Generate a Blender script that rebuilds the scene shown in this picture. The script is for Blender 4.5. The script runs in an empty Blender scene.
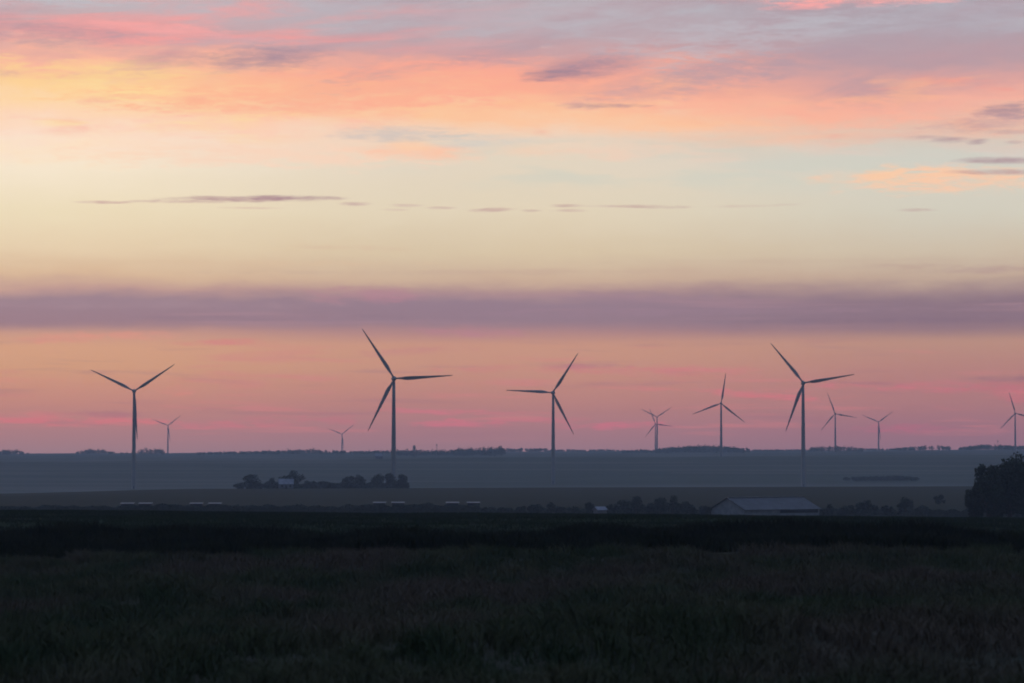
import bpy, bmesh, math, random
import numpy as np
from mathutils import Vector, Matrix

R = math.radians
rng = np.random.default_rng(7)
random.seed(7)
sc = bpy.context.scene
COL = sc.collection

# ------------------------------------------------------------------ camera
CZ = 42.0                       # eye height above the datum (valley side)
F = 1024 * 100.0 / 36.0         # focal length in picture units
PITCH = math.atan(108.5 / F)
cam_d = bpy.data.cameras.new('camera')
cam_d.lens, cam_d.sensor_width, cam_d.clip_start, cam_d.clip_end = 100.0, 36.0, 0.5, 60000.0
cam_d.dof.use_dof = True; cam_d.dof.focus_distance = 2100; cam_d.dof.aperture_fstop = 1.3
cam = bpy.data.objects.new('camera', cam_d)
cam.location = (0, 0, CZ)
cam.rotation_euler = (math.pi / 2 + PITCH, 0, 0)
COL.objects.link(cam)
sc.camera = cam


def at(px, py, D):
    """a point of the picture, D metres away -> a point of the place"""
    u, v = (px - 512) / F, (341.5 - py) / F
    dy = math.cos(PITCH) - v * math.sin(PITCH)
    dz = math.sin(PITCH) + v * math.cos(PITCH)
    return Vector((u / dy * D, D, CZ + dz / dy * D))


def srgb(r, g, b, k=1.0):
    f = lambda c: (c / 12.92 if c <= .04045 else ((c + .055) / 1.055) ** 2.4)
    return (f(r / 255) * k, f(g / 255) * k, f(b / 255) * k, 1)


# ------------------------------------------------------------------ terrain shape
def sm(a, b, x):
    t = np.clip((x - a) / (b - a), 0, 1)
    return t * t * (3 - 2 * t)


# distance, drop below the eye at the left edge / the right edge of the view
PROF = np.array([
    (0, -1.8, -1.8), (40, -3.9, -3.9), (75, -6.3, -6.3), (130, -7.2, -7.2), (200, -7.75, -7.6),
    (214, -8.5, -8.4), (232, -8.5, -8.4), (246, -7.7, -7.7), (300, -8.1, -8.3), (380, -8.9, -9.5), (455, -9.75, -11.1),
    (560, -12.8, -13.6), (700, -18.5, -19), (900, -23.0, -24), (1030, -23.2, -24.2), (1085, -21.3, -21.3),
    (1250, -21.3, -20.6), (1450, -22.0, -20.4), (1640, -22.3, -20.3), (1760, -30, -27), (1900, -36, -33),
    (2250, -35, -29), (2480, -33, -26), (2800, -24, -16), (3200, -13.2, -4.6), (3600, -16.0, -6.5),
    (4300, -15.5, -5.4), (5200, -12.0, -1.4), (6500, -9.0, 1.0), (8500, -11.0, .6), (9800, -24, -9)])
_tab_d = np.arange(0, 9801, 1.0)


def _table(col):
    z = np.interp(_tab_d, PROF[:, 0], PROF[:, col])
    out = z.copy()
    for lo, hi, w in ((0, 320, 5), (320, 520, 22), (520, 1700, 30), (1700, 9801, 90)):
        k = np.hanning(2 * w + 3); k /= k.sum()
        zz = np.convolve(np.pad(z, w + 1, mode='edge'), k, mode='valid')
        m = (_tab_d >= lo) & (_tab_d < hi)
        out[m] = zz[m]
    return out


_TL, _TR = _table(1), _table(2)
_waves = []
_wr = np.random.default_rng(3)
for wl, amp in ((19, .05), (31, .08), (53, .12), (90, .15), (410, .2), (730, .35)):
    for _ in range(3):
        a = _wr.uniform(0, math.tau)
        _waves.append((math.cos(a) / wl * math.tau, math.sin(a) / wl * math.tau, _wr.uniform(0, math.tau), amp, wl))


def ground_rel(x, y):
    x = np.asarray(x, float); y = np.asarray(y, float)
    d = np.hypot(x, y)
    yy = np.where(y > 0, y, d)
    dist = np.where(y > 0, np.maximum(y, d * .35), d)
    s = np.clip((x / np.maximum(dist, 30)) / .18, -1.6, 1.6) * .5 + .5      # 0 left edge, 1 right edge
    zl, zr = np.interp(dist, _tab_d, _TL), np.interp(dist, _tab_d, _TR)
    z = zl + (zr - zl) * s
    w = np.zeros_like(z)
    for kx, ky, ph, amp, wl in _waves:
        near = sm(0, 60, d) if wl < 100 else sm(900, 2600, d) * (1 - .5 * sm(5000, 7000, d))
        far = 1 if wl > 100 else 1 - sm(230, 480, d) * .75 - .25 * sm(700, 1500, d)
        w += amp * np.sin(kx * x + ky * y + ph) * near * far
    z = z - 2.6 * sm(-.105, -.19, x / np.maximum(dist, 30)) * sm(1350, 1600, d) * (1 - sm(1700, 1900, d))
    return z + w


def ground(x, y):
    return CZ + float(ground_rel(x, y))


# ------------------------------------------------------------------ helpers
def tag(o, label=None, cat=None, group=None, kind=None):
    if label: o['label'] = label
    if cat: o['category'] = cat
    if group: o['group'] = group
    if kind: o['kind'] = kind
    return o


def mesh_np(name, verts, faces, mat, parent=None, smooth=False):
    """verts (n,3), faces (m,k) all of one size"""
    me = bpy.data.meshes.new(name)
    verts = np.asarray(verts, np.float32); faces = np.asarray(faces, np.int32)
    me.vertices.add(len(verts)); me.vertices.foreach_set('co', verts.ravel())
    k = faces.shape[1]
    me.loops.add(faces.size); me.loops.foreach_set('vertex_index', faces.ravel())
    me.polygons.add(len(faces))
    me.polygons.foreach_set('loop_start', np.arange(0, faces.size, k, dtype=np.int32))
    me.polygons.foreach_set('loop_total', np.full(len(faces), k, np.int32))
    if smooth: me.polygons.foreach_set('use_smooth', np.ones(len(faces), bool))
    me.update(calc_edges=True)
    me.materials.append(mat)
    o = bpy.data.objects.new(name, me)
    COL.objects.link(o)
    if parent: o.parent = parent
    return o


def mesh_bm(name, bm, mat, parent=None, smooth=False):
    me = bpy.data.meshes.new(name)
    bmesh.ops.recalc_face_normals(bm, faces=bm.faces)
    bm.to_mesh(me); bm.free()
    if smooth:
        for p in me.polygons: p.use_smooth = True
    me.materials.append(mat)
    o = bpy.data.objects.new(name, me)
    COL.objects.link(o)
    if parent: o.parent = parent
    return o


def empty(name, loc, rz=0):
    o = bpy.data.objects.new(name, None)
    o.location = loc; o.rotation_euler = (0, 0, rz)
    COL.objects.link(o)
    return o


def bx(bm, x0, x1, y0, y1, z0, z1):
    v = [bm.verts.new(p) for p in ((x0, y0, z0), (x1, y0, z0), (x1, y1, z0), (x0, y1, z0),
                                   (x0, y0, z1), (x1, y0, z1), (x1, y1, z1), (x0, y1, z1))]
    for f in ((0, 1, 2, 3), (4, 5, 6, 7), (0, 1, 5, 4), (1, 2, 6, 5), (2, 3, 7, 6), (3, 0, 4, 7)):
        bm.faces.new([v[i] for i in f])


def rings(bm, rr, n=16, cap=True):
    """rr: list of (centre Vector, axis-u Vector, axis-v Vector)"""
    loops = []
    for c, u, v in rr:
        loops.append([bm.verts.new(c + u * math.cos(math.tau * i / n) + v * math.sin(math.tau * i / n)) for i in range(n)])
    for a, b in zip(loops, loops[1:]):
        for i in range(n):
            bm.faces.new((a[i], a[(i + 1) % n], b[(i + 1) % n], b[i]))
    if cap:
        bm.faces.new(loops[0]); bm.faces.new(loops[-1])


def tube(bm, pts, rads, n=7):
    rr = []
    for i, p in enumerate(pts):
        d = (pts[min(i + 1, len(pts) - 1)] - pts[max(i - 1, 0)]).normalized()
        u = d.orthogonal().normalized(); v = d.cross(u)
        rr.append((p, u * rads[i], v * rads[i]))
    rings(bm, rr, n)


# ------------------------------------------------------------------ materials
def mat_new(name):
    m = bpy.data.materials.new(name); m.use_nodes = True
    nt = m.node_tree
    return m, nt, nt.nodes['Principled BSDF']


def noisy(name, c1, c2, scale, rough=.8, detail=5, c3=None, scale3=None, spec=.2, bump=0, coord='Object', stretch=(1, 1, 1)):
    m, nt, b = mat_new(name)
    tc = nt.nodes.new('ShaderNodeTexCoord')
    mp = nt.nodes.new('ShaderNodeMapping'); mp.inputs['Scale'].default_value = stretch
    nt.links.new(tc.outputs[coord], mp.inputs['Vector'])
    n = nt.nodes.new('ShaderNodeTexNoise'); n.inputs['Scale'].default_value = scale; n.inputs['Detail'].default_value = detail
    nt.links.new(mp.outputs[0], n.inputs['Vector'])
    r = nt.nodes.new('ShaderNodeValToRGB')
    r.color_ramp.elements[0].position, r.color_ramp.elements[1].position = .36, .64
    r.color_ramp.elements[0].color = (*c1, 1); r.color_ramp.elements[1].color = (*c2, 1)
    nt.links.new(n.outputs['Fac'], r.inputs['Fac'])
    out = r.outputs['Color']
    if c3:
        n3 = nt.nodes.new('ShaderNodeTexNoise'); n3.inputs['Scale'].default_value = scale3; n3.inputs['Detail'].default_value = 4
        nt.links.new(mp.outputs[0], n3.inputs['Vector'])
        r3 = nt.nodes.new('ShaderNodeValToRGB')
        r3.color_ramp.elements[0].position, r3.color_ramp.elements[1].position = .45, .62
        nt.links.new(n3.outputs['Fac'], r3.inputs['Fac'])
        mx = nt.nodes.new('ShaderNodeMix'); mx.data_type = 'RGBA'
        nt.links.new(r3.outputs['Color'], mx.inputs['Factor'])
        nt.links.new(out, mx.inputs['A']); mx.inputs['B'].default_value = (*c3, 1)
        out = mx.outputs['Result']
    nt.links.new(out, b.inputs['Base Color'])
    b.inputs['Roughness'].default_value = rough
    b.inputs['Specular IOR Level'].default_value = spec
    if bump:
        bp = nt.nodes.new('ShaderNodeBump'); bp.inputs['Strength'].default_value = bump
        nt.links.new(n.outputs['Fac'], bp.inputs['Height']); nt.links.new(bp.outputs[0], b.inputs['Normal'])
    return m


M = {}
M['turbine'] = noisy('turbine_paint', (.20, .205, .22), (.24, .245, .26), .15, .45, spec=.35)
M['blade'] = noisy('blade_paint', (.19, .195, .21), (.23, .235, .25), .2, .4, spec=.35)
M['leaf'] = noisy('leaf', (.022, .034, .016), (.045, .065, .03), .35, .75, spec=.15)
M['leaf_dark'] = noisy('leaf_dark', (.012, .020, .010), (.027, .04, .02), .3, .8, spec=.12)
M['wood_far'] = noisy('wood_leaf', (.03, .042, .028), (.06, .075, .05), .05, .8, spec=.1)
M['hedge_leaf'] = noisy('hedge_leaf', (.03, .042, .028), (.06, .07, .05), .12, .8, spec=.1)
M['bark'] = noisy('bark', (.04, .032, .026), (.075, .06, .05), 2.0, .9, stretch=(1, 1, .2))
M['bramble'] = noisy('bramble', (.005, .009, .004), (.015, .021, .010), .25, .85, spec=.05)  # scrub leaves made darker: shade in the dip is put into the colour
M['crop'] = noisy('crop_leaf', (.008, .022, .007), (.016, .034, .010), .12, .7, spec=.1, c3=(.016, .028, .016), scale3=.03)
M['grass'] = noisy('meadow_grass', (.030, .048, .024), (.072, .074, .044), .3, .85, spec=.05,
                   c3=(.088, .071, .055), scale3=.085, stretch=(1, .35, 1))
M['barn_roof'] = noisy('barn_roof', (.03, .033, .04), (.052, .056, .068), .4, .6, spec=.3)
M['barn_wall'] = noisy('barn_wall', (.16, .18, .20), (.23, .25, .275), .5, .7)
M['barn_dark'] = noisy('dark_panel', (.02, .02, .025), (.035, .035, .04), .6, .9)
M['pale_sheet'] = noisy('pale_sheet', (.12, .12, .125), (.17, .17, .175), .5, .5, spec=.3)
M['dark_board'] = noisy('dark_board', (.03, .03, .038), (.05, .05, .06), .8, .85)
M['render'] = noisy('pale_render', (.13, .13, .145), (.18, .18, .195), .4, .8)
M['tile'] = noisy('slate_tile', (.12, .13, .16), (.2, .21, .25), .6, .7)
M['concrete'] = noisy('concrete', (.2, .2, .2), (.3, .3, .29), .2, .85)
M['glass'] = noisy('dark_glass', (.01, .012, .015), (.02, .022, .025), 1, .1, spec=.5)


def ground_material():
    m, nt, b = mat_new('ground_soil')
    N, L = nt.nodes.new, nt.links.new
    geo = N('ShaderNodeNewGeometry')
    sep = N('ShaderNodeSeparateXYZ'); L(geo.outputs['Position'], sep.inputs[0])

    def math_(op, a, b_=None, c=None, clamp=False):
        n = N('ShaderNodeMath'); n.operation = op; n.use_clamp = clamp
        for i, v in enumerate((a, b_, c)):
            if v is None: continue
            if isinstance(v, (int, float)): n.inputs[i].default_value = v
            else: L(v, n.inputs[i])
        return n.outputs[0]

    def ms(lo, hi, x):
        n = N('ShaderNodeMapRange'); n.interpolation_type = 'SMOOTHSTEP'
        n.inputs['From Min'].default_value, n.inputs['From Max'].default_value = lo, hi
        L(x, n.inputs['Value']); return n.outputs[0]

    def mix(f, a, b_):
        n = N('ShaderNodeMix'); n.data_type = 'RGBA'
        L(f, n.inputs['Factor']) if not isinstance(f, (int, float)) else setattr(n.inputs['Factor'], 'default_value', f)
        for k, v in (('A', a), ('B', b_)):
            if isinstance(v, tuple): n.inputs[k].default_value = (*v[:3], 1)
            else: L(v, n.inputs[k])
        return n.outputs['Result']

    def noise(scale, detail=4, sx=1, sy=1):
        mp = N('ShaderNodeMapping'); mp.inputs['Scale'].default_value = (sx, sy, 1)
        L(geo.outputs['Position'], mp.inputs['Vector'])
        n = N('ShaderNodeTexNoise'); n.inputs['Scale'].default_value = scale; n.inputs['Detail'].default_value = detail
        L(mp.outputs[0], n.inputs['Vector']); return n.outputs['Fac']

    y = math_('ADD', sep.outputs['Y'], math_('MULTIPLY', math_('SUBTRACT', noise(.02), .5), 16))
    n1 = noise(.5, 6, .5, 1)
    meadow = mix(n1, (.022, .028, .019), (.05, .045, .034))
    ditch = (.010, .013, .009)
    crop = mix(noise(.09, 5), (.010, .022, .010), (.018, .034, .015))
    mid = mix(noise(.012, 6, .3, 1), (.008, .014, .006), (.018, .022, .011))
    mid = mix(ms(.52, .6, noise(.004, 3, 1, .4)), mid, (.012, .019, .007))
    # far fields: parcels of stubble, crop and grass
    mp = N('ShaderNodeMapping'); mp.inputs['Scale'].default_value = (1 / 420, 1 / 260, 1); mp.inputs['Rotation'].default_value = (0, 0, .3)
    L(geo.outputs['Position'], mp.inputs['Vector'])
    vor = N('ShaderNodeTexVoronoi'); vor.inputs['Scale'].default_value = 1.0; vor.inputs['Randomness'].default_value = .8
    L(mp.outputs[0], vor.inputs['Vector'])
    sv = N('ShaderNodeSeparateXYZ'); L(vor.outputs['Color'], sv.inputs[0])
    cr = N('ShaderNodeValToRGB'); cr.color_ramp.interpolation = 'CONSTANT'
    cols = ((0, (.03, .042, .024)), (.28, (.06, .06, .044)), (.46, (.022, .032, .018)), (.62, (.10, .092, .074)), (.78, (.04, .052, .033)))
    for i, (p, c) in enumerate(cols):
        e = cr.color_ramp.elements[i] if i < 2 else cr.color_ramp.elements.new(p)
        e.position = p; e.color = (*c, 1)
    L(sv.outputs['X'], cr.inputs['Fac'])
    far = mix(.25, cr.outputs['Color'], mix(noise(.006, 5, .3, 1), (.055, .07, .05), (.095, .095, .075)))
    c = mix(ms(206, 214, y), meadow, ditch)
    c = mix(ms(240, 252, y), c, crop)
    c = mix(ms(600, 700, y), c, mid)
    # pale farm track along the foot of the slope
    trk = math_('MULTIPLY', ms(905, 925, y), math_('SUBTRACT', 1, ms(955, 975, y)))
    c = mix(math_('MULTIPLY', trk, .7), c, (.16, .14, .13))
    c = mix(ms(1690, 1760, y), c, far)
    mist_floor = math_('MULTIPLY', ms(1700, 1780, y), math_('SUBTRACT', 1, ms(2150, 2500, y)))  # mist pooled on the valley floor, painted as paler ground
    c = mix(math_('MULTIPLY', mist_floor, .8), c, mix(noise(.004, 5, .4, 1), (.12, .125, .115), (.19, .18, .165)))
    L(c, b.inputs['Base Color'])
    b.inputs['Roughness'].default_value = .95
    b.inputs['Specular IOR Level'].default_value = .05
    bp = N('ShaderNodeBump'); bp.inputs['Strength'].default_value = .6; bp.inputs['Distance'].default_value = .3
    L(n1, bp.inputs['Height']); L(bp.outputs[0], b.inputs['Normal'])
    return m


# ------------------------------------------------------------------ ground sheet
def build_ground():
    az_f = np.radians(np.arange(-16, 16.01, .16))
    az_b = np.radians(np.concatenate([np.arange(18, 345, 6.0)]))
    az = np.concatenate([az_f, az_b])
    ds = [0.8]
    while ds[-1] < 9300:
        d = ds[-1]
        step = max(.6, d * .02) if d < 190 else (1.5 if d < 262 else (6 if d < 520 else (14 if d < 1800 else 60)))
        ds.append(d + step)
    ds = np.array(ds)
    A, D = np.meshgrid(az, ds)
    X, Y = np.sin(A) * D, np.cos(A) * D
    Z = CZ + ground_rel(X, Y)
    V = np.stack([X, Y, Z], -1).reshape(-1, 3)
    n, k = len(ds), len(az)
    i, j = np.meshgrid(np.arange(n - 1), np.arange(k), indexing='ij')
    j2 = (j + 1) % k
    Fq = np.stack([i * k + j, i * k + j2, (i + 1) * k + j2, (i + 1) * k + j], -1).reshape(-1, 4)
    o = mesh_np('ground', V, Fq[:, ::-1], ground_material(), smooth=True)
    tag(o, 'rolling dark farmland reaching to the hazy horizon', 'ground', kind='structure')


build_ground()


# ------------------------------------------------------------------ grass, bramble, crop
def tufts(name, mat, n, y0, y1, spread, h, w, blades, lean, clumps=None, density=None):
    """blades of grass as thin bent triangles pairs"""
    y = np.sqrt(rng.uniform(y0 ** 2, y1 ** 2, n))
    x = rng.uniform(-1, 1, n) * (spread * y + 4)
    if density is not None:
        k = rng.uniform(0, 1, n) < density(x, y)
        x, y = x[k], y[k]; n = len(x)
    z = CZ + ground_rel(x, y)
    hs = np.ones(n)
    if clumps:
        hs = clumps(x, y)
    X, Y, Z, H = (np.repeat(a, blades) for a in (x, y, z, hs))
    m = n * blades
    r = w * 4 * np.sqrt(rng.uniform(0, 1, m)); a = rng.uniform(0, math.tau, m)
    X = X + r * np.cos(a) * 1.5; Y = Y + r * np.sin(a)
    hh = h * H * rng.uniform(.55, 1.15, m)
    la = rng.uniform(0, math.tau, m); ll = hh * lean * rng.uniform(.2, 1.2, m)
    fa = rng.uniform(0, math.pi, m)
    ww = w * rng.uniform(.6, 1.3, m)
    dx, dy = np.cos(fa) * ww / 2, np.sin(fa) * ww / 2
    mx, my = np.cos(la) * ll * .3, np.sin(la) * ll * .3
    b0 = np.stack([X - dx, Y - dy, Z - .05], -1); b1 = np.stack([X + dx, Y + dy, Z - .05], -1)
    m0 = np.stack([X - dx * .8 + mx, Y - dy * .8 + my, Z + hh * .6], -1)
    m1 = np.stack([X + dx * .8 + mx, Y + dy * .8 + my, Z + hh * .6], -1)
    t = np.stack([X + np.cos(la) * ll, Y + np.sin(la) * ll, Z + hh], -1)
    V = np.stack([b0, b1, m0, m1, t], 1).reshape(-1, 3)
    k = np.arange(m)[:, None] * 5
    Fc = np.concatenate([k + np.array([[0, 1, 3]]), k + np.array([[0, 3, 2]]), k + np.array([[2, 3, 4]])], 0)
    return mesh_np(name, V, Fc, mat)


def lumps2(xw, yw, lo, hi, seed):
    r = np.random.default_rng(seed)
    W = [(math.tau / (xw * f) * r.choice((-1, 1)), math.tau / (yw * g), r.uniform(0, math.tau), 1.0)
         for f in (.5, .8, 1.3, 2.1, 3.4) for g in (.5, .9, 1.7)]

    def f(x, y):
        v = sum(np.sin(a * x + b * y + p) for a, b, p, _ in W) / math.sqrt(len(W))
        return lo + (hi - lo) * np.clip(v / 2.6 + .5, 0, 1)
    return f


def lumpy(wl1, wl2, lo, hi, seed):
    r = np.random.default_rng(seed)
    W = []
    for wl in (wl1, wl1 * .7, wl2, wl2 * .6):
        for _ in range(3):
            a = r.uniform(0, math.tau); W.append((math.cos(a) * math.tau / wl * .6, math.sin(a) * math.tau / wl, r.uniform(0, math.tau)))

    def f(x, y):
        s = sum(np.sin(a * x + b * y + p) for a, b, p in W) / math.sqrt(len(W)) * .9
        return lo + (hi - lo) * (np.clip(s, -1.3, 1.3) / 2.6 + .5)
    return f


thin = lumps2(4, 14, .35, 1.3, 8)
edge = lumpy(34, 9, -9, 5, 21)
g = tufts('meadow_grass', M['grass'], 125000, 52, 206, .215, .6, .04, 5, .95, lumps2(5, 16, .15, 1.55, 5),
          density=lambda x, y: (y < 197 + edge(x, y)) * thin(x, y))
tag(g, 'long rough dry grass covering the dark foreground meadow', 'grass', kind='stuff')
bank_h = lumpy(46, 9, .3, 1.35, 9)
g = tufts('bank_scrub', M['bramble'], 30000, 199, 250, .225, 1.3, .11, 6, .6, bank_h)
tag(g, 'near-black rank scrub in the strip between meadow and crop field', 'scrub', kind='stuff')
g = tufts('field_crop', M['crop'], 70000, 250, 520, .22, .36, .08, 5, .5, lumpy(60, 15, .75, 1.15, 12))
tag(g, 'dark green low crop covering the field beyond the scrub strip', 'crop', kind='stuff')


# ------------------------------------------------------------------ trees
def leaf_quads(P, size, r):
    n = len(P)
    a = r.normal(size=(n, 3)); a /= np.linalg.norm(a, axis=1)[:, None]
    b = r.normal(size=(n, 3)); b -= (a * b).sum(1)[:, None] * a; b /= np.linalg.norm(b, axis=1)[:, None]
    s = (size * r.uniform(.6, 1.4, n))[:, None]
    V = np.stack([P - a * s, P - b * s * .6, P + a * s, P + b * s * .6], 1).reshape(-1, 3)
    k = np.arange(n)[:, None] * 4
    return V, k + np.array([[0, 1, 2, 3]])


def crown_points(n, rx, ry, z0, z1, lobes, r, pointy=.0):
    """leaf positions: uneven lobes round a shell, with gaps"""
    cz, rz = (z0 + z1) / 2, (z1 - z0) / 2
    C, S = [], []
    for i in range(lobes):
        a = r.uniform(0, math.tau); t = r.uniform(-.95, .95)
        q = math.sqrt(max(0, 1 - max(t, -.15) ** 2)) * r.uniform(.4, .85)
        C.append((math.cos(a) * q * rx, math.sin(a) * q * ry, cz + t * rz * .72)); S.append(r.uniform(.26, .44))
    C.append((0, 0, cz)); S.append(.6)
    C, S = np.array(C), np.array(S)
    w = S ** 2 / (S ** 2).sum()
    i = r.choice(len(C), n, p=w)
    d = r.normal(size=(n, 3)); d /= np.linalg.norm(d, axis=1)[:, None]
    rad = (r.uniform(0, 1, n) ** .45) * S[i]
    P = C[i] + d * rad[:, None] * np.array([rx, ry, rz]) * 1.05
    P[:, 2] = np.where(P[:, 2] < z0 * .6, z0 * .6 + np.abs(r.normal(0, .12, n)) * (z1 - z0), np.minimum(P[:, 2], z1))
    return P


def tree(name, px, top, wpx, D, label, cat, group, leaves=700, leaf=None, base_frac=.18, mat='leaf_dark', lobes=9, base_py=None, depth=1.0):
    p = at(px, top, D)
    gz = ground(p.x, D)
    h = max(1.2, p.z - gz)
    rx = wpx / F * D / 2
    r = np.random.default_rng(int(px * 31 + D))
    root = empty(name, (p.x, D, gz), r.uniform(-.4, .4))
    tag(root, label, cat, group)
    P = crown_points(leaves, rx, rx * depth, h * base_frac, h, lobes, r)
    V, Q = leaf_quads(P, leaf or D / F * .85, r)
    mesh_np('crown', V, Q, M[mat], root)
    bm = bmesh.new()
    tr = max(.08, h * .03)
    lean = r.uniform(-.04, .04) * h
    tube(bm, [Vector((0, 0, -.4)), Vector((lean * .4, 0, h * .3)), Vector((lean, 0, h * .72))], [tr * 1.25, tr, tr * .35])
    for q in range(5):
        a = q * 1.3 + r.uniform(0, .6); z = h * r.uniform(.22, .5)
        e = Vector((math.cos(a) * rx * .6, math.sin(a) * rx * .6 * depth, z + h * .25))
        s = Vector((lean * z / h, 0, z))
        tube(bm, [s, s.lerp(e, .5) + Vector((0, 0, h * .04)), e], [tr * .5, tr * .35, tr * .12], 5)
    mesh_bm('trunk', bm, M['bark'], root)
    return root


# big trees at the right edge
tree('broadleaf_tree', 1010, 450.5, 54, 700, 'tallest big dark broadleaf tree near the right edge', 'tree',
     'big trees at the right edge', leaves=12000, leaf=.36, base_frac=.02, lobes=22, depth=.9)
tree('broadleaf_tree', 1046, 450, 58, 704, 'big dark broadleaf tree cut off by the right edge of the photo', 'tree',
     'big trees at the right edge', leaves=12000, leaf=.36, base_frac=.02, lobes=20, depth=.9)
tree('broadleaf_tree', 988, 464.5, 32, 692, 'lower rounded tree on the left shoulder of the tallest big right tree', 'tree',
     'big trees at the right edge', leaves=7000, leaf=.34, base_frac=.01, lobes=12)
tree('broadleaf_tree', 974, 482, 22, 686, 'smallest outermost tree at the left foot of the big right trees', 'tree',
     'big trees at the right edge', leaves=4600, leaf=.32, base_frac=.0, lobes=9)

# bushes and small trees along the foot of the slope
BUSH = [
    (487, 507, 18, 'low dark bush at the left end of the row leading to the barn'),
    (503, 507.3, 22, 'broad low bush second from the left in the barn row'),
    (521, 505.5, 15, 'small bush third from the left in the barn row'),
    (537, 504, 20, 'medium bush touching the slim upright tree on its left'),
    (551, 499, 9, 'slim upright small tree rising above the low bushes'),
    (560, 506, 14, 'low bush right beside the slim upright tree'),
    (575, 505.6, 17, 'wide low bush between the slim tree and the pale shed'),
    (591, 501.5, 14, 'rounded bush just left of the small pale shed'),
    (609, 503, 13, 'bush just right of the small pale shed'),
    (622, 497.5, 24, 'large dark tree, left one of the first tall pair left of the barn'),
    (636, 496.3, 22, 'large dark tree, right one of the first tall pair left of the barn'),
    (650, 503, 15, 'low bush filling the dip between the two tall tree pairs'),
    (661, 497.5, 18, 'rounded tree, left one of the pair nearest the barn'),
    (672, 495.5, 19, 'tallest rounded tree of the pair nearest the barn'),
    (689, 501.5, 22, 'broad bush between the tall trees and the barn gable'),
    (704, 505, 15, 'low bush touching the pale gable of the barn'),
    (829, 504, 15, 'low bush against the right end of the barn'),
    (846, 503, 22, 'broad bush second to the right of the barn'),
    (866, 500, 24, 'large rounded bush third to the right of the barn'),
    (887, 505, 14, 'low bush in the dip between two rounded bushes'),
    (906, 496.7, 21, 'tall round bush midway between barn and big right trees'),
    (923, 505, 14, 'low bush below the lone bush on the field'),
]
for px, top, w, lab in BUSH:
    tree('field_bush' if top > 500.5 else 'small_tree', px, top, w, 1010 + (px * 7 % 23), lab, 'bush' if top > 500.5 else 'tree', 'bushes and trees beside the barn',
         leaves=int(75 * w), base_frac=.0, lobes=9)
tree('field_bush', 939, 495, 13, 1110, 'lone round bush standing on the open field behind the hedge', 'bush', 'bushes and trees beside the barn',
     leaves=900, base_frac=.0)


def hedge(x0, x1, top, D, label, name='hedge', cat='hedge', leaves=2500, mat='hedge_leaf', leaf=None, vary=.35, group=None, thick=3.0):
    """a clipped or wild row of shrubs as one thing: foliage and stems"""
    a, b_ = at(x0, top, D), at(x1, top, D)
    r = np.random.default_rng(int(x0 * 13 + D))
    mid = (a + b_) / 2
    gz = ground(mid.x, D)
    root = empty(name, (mid.x, D, gz))
    tag(root, label, cat, group)
    n = leaves
    x = r.uniform(a.x, b_.x, n)
    gx = CZ + ground_rel(x, np.full(n, D))
    H = np.maximum(1.0, a.z - gx)
    lump = sum(np.sin(x * math.tau / wl + r.uniform(0, 6)) for wl in (5.5, 9, 17, 31)) / 4
    H = H * (1 - vary * .5 + vary * .8 * lump)
    end = np.minimum(1, np.minimum(x - a.x, b_.x - x) / 1.2 + .8)
    t = r.uniform(0, 1, n) ** .7
    y = r.uniform(-1, 1, n) * thick / 2 * (1 - .6 * t)
    P = np.stack([x - mid.x, y, gx - gz + t * H * end], -1)
    V, Q = leaf_quads(P, leaf or D / F * 1.0, r)
    mesh_np('foliage', V, Q, M[mat], root)
    return root


hedge(905, 1030, 506.5, 1022, 'low dark hedge running from the tall round bush into the big right trees', leaves=7000, vary=.5)
hedge(818, 906, 506.0, 1034, 'low ragged hedge joining the bushes right of the barn', leaves=5200, vary=.6)
hedge(600, 714, 507.0, 1036, 'low ragged hedge filling in between the tall trees left of the barn', leaves=6000, vary=.6)
hedge(478, 601, 508.0, 1034, 'low ragged hedge behind the bushes left of the small pale shed', leaves=6000, vary=.7)
hedge(-30, 121, 505, 985, 'low dark hedge on the far left before the first pale-roofed shed', leaves=9000, vary=.22)
hedge(117, 239, 503.9, 985, 'long dark hedge in front of the four left pale-roofed sheds', leaves=8000, vary=.2)
hedge(235, 369, 504.4, 990, 'long dark hedge below the farmhouse trees between the two shed groups', leaves=8600, vary=.22)
hedge(365, 480, 503.4, 985, 'dark hedge in front of the four middle pale-roofed sheds', leaves=8000, vary=.2)
hedge(246, 304, 483, 1640, 'low dark undergrowth round the small pale farmhouse', leaves=3000, vary=.4)
hedge(303, 409, 482, 1644, 'long low dark thicket right of the small pale farmhouse', leaves=6000, vary=.4)


# ------------------------------------------------------------------ sheds with pale roof edges
def shed_proto():
    root = empty('farm_shed', (0, 0, 0))
    bm = bmesh.new(); bx(bm, -2.1, 2.1, -2.4, 2.4, -.3, 2.5); mesh_bm('wall', bm, M['dark_board'], root)
    bm = bmesh.new()
    v = [(-2.4, -2.8, 2.45), (2.4, -2.8, 2.45), (2.4, 2.8, 2.75), (-2.4, 2.8, 2.75)]
    lo = [bm.verts.new(p) for p in v]; hi = [bm.verts.new((p[0], p[1], p[2] + .09)) for p in v]
    bm.faces.new(lo); bm.faces.new(hi)
    for i in range(4): bm.faces.new((lo[i], lo[(i + 1) % 4], hi[(i + 1) % 4], hi[i]))
    mesh_bm('roof', bm, M['pale_sheet'], root)
    bm = bmesh.new(); bx(bm, -1.0, 1.0, -2.46, -2.403, -.2, 2.0); mesh_bm('door', bm, M['barn_dark'], root)
    return root


def copy_tree(o, parent=None):
    c = o.copy(); COL.objects.link(c); c.parent = parent
    for ch in list(o.children): copy_tree(ch, c)
    return c


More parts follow.
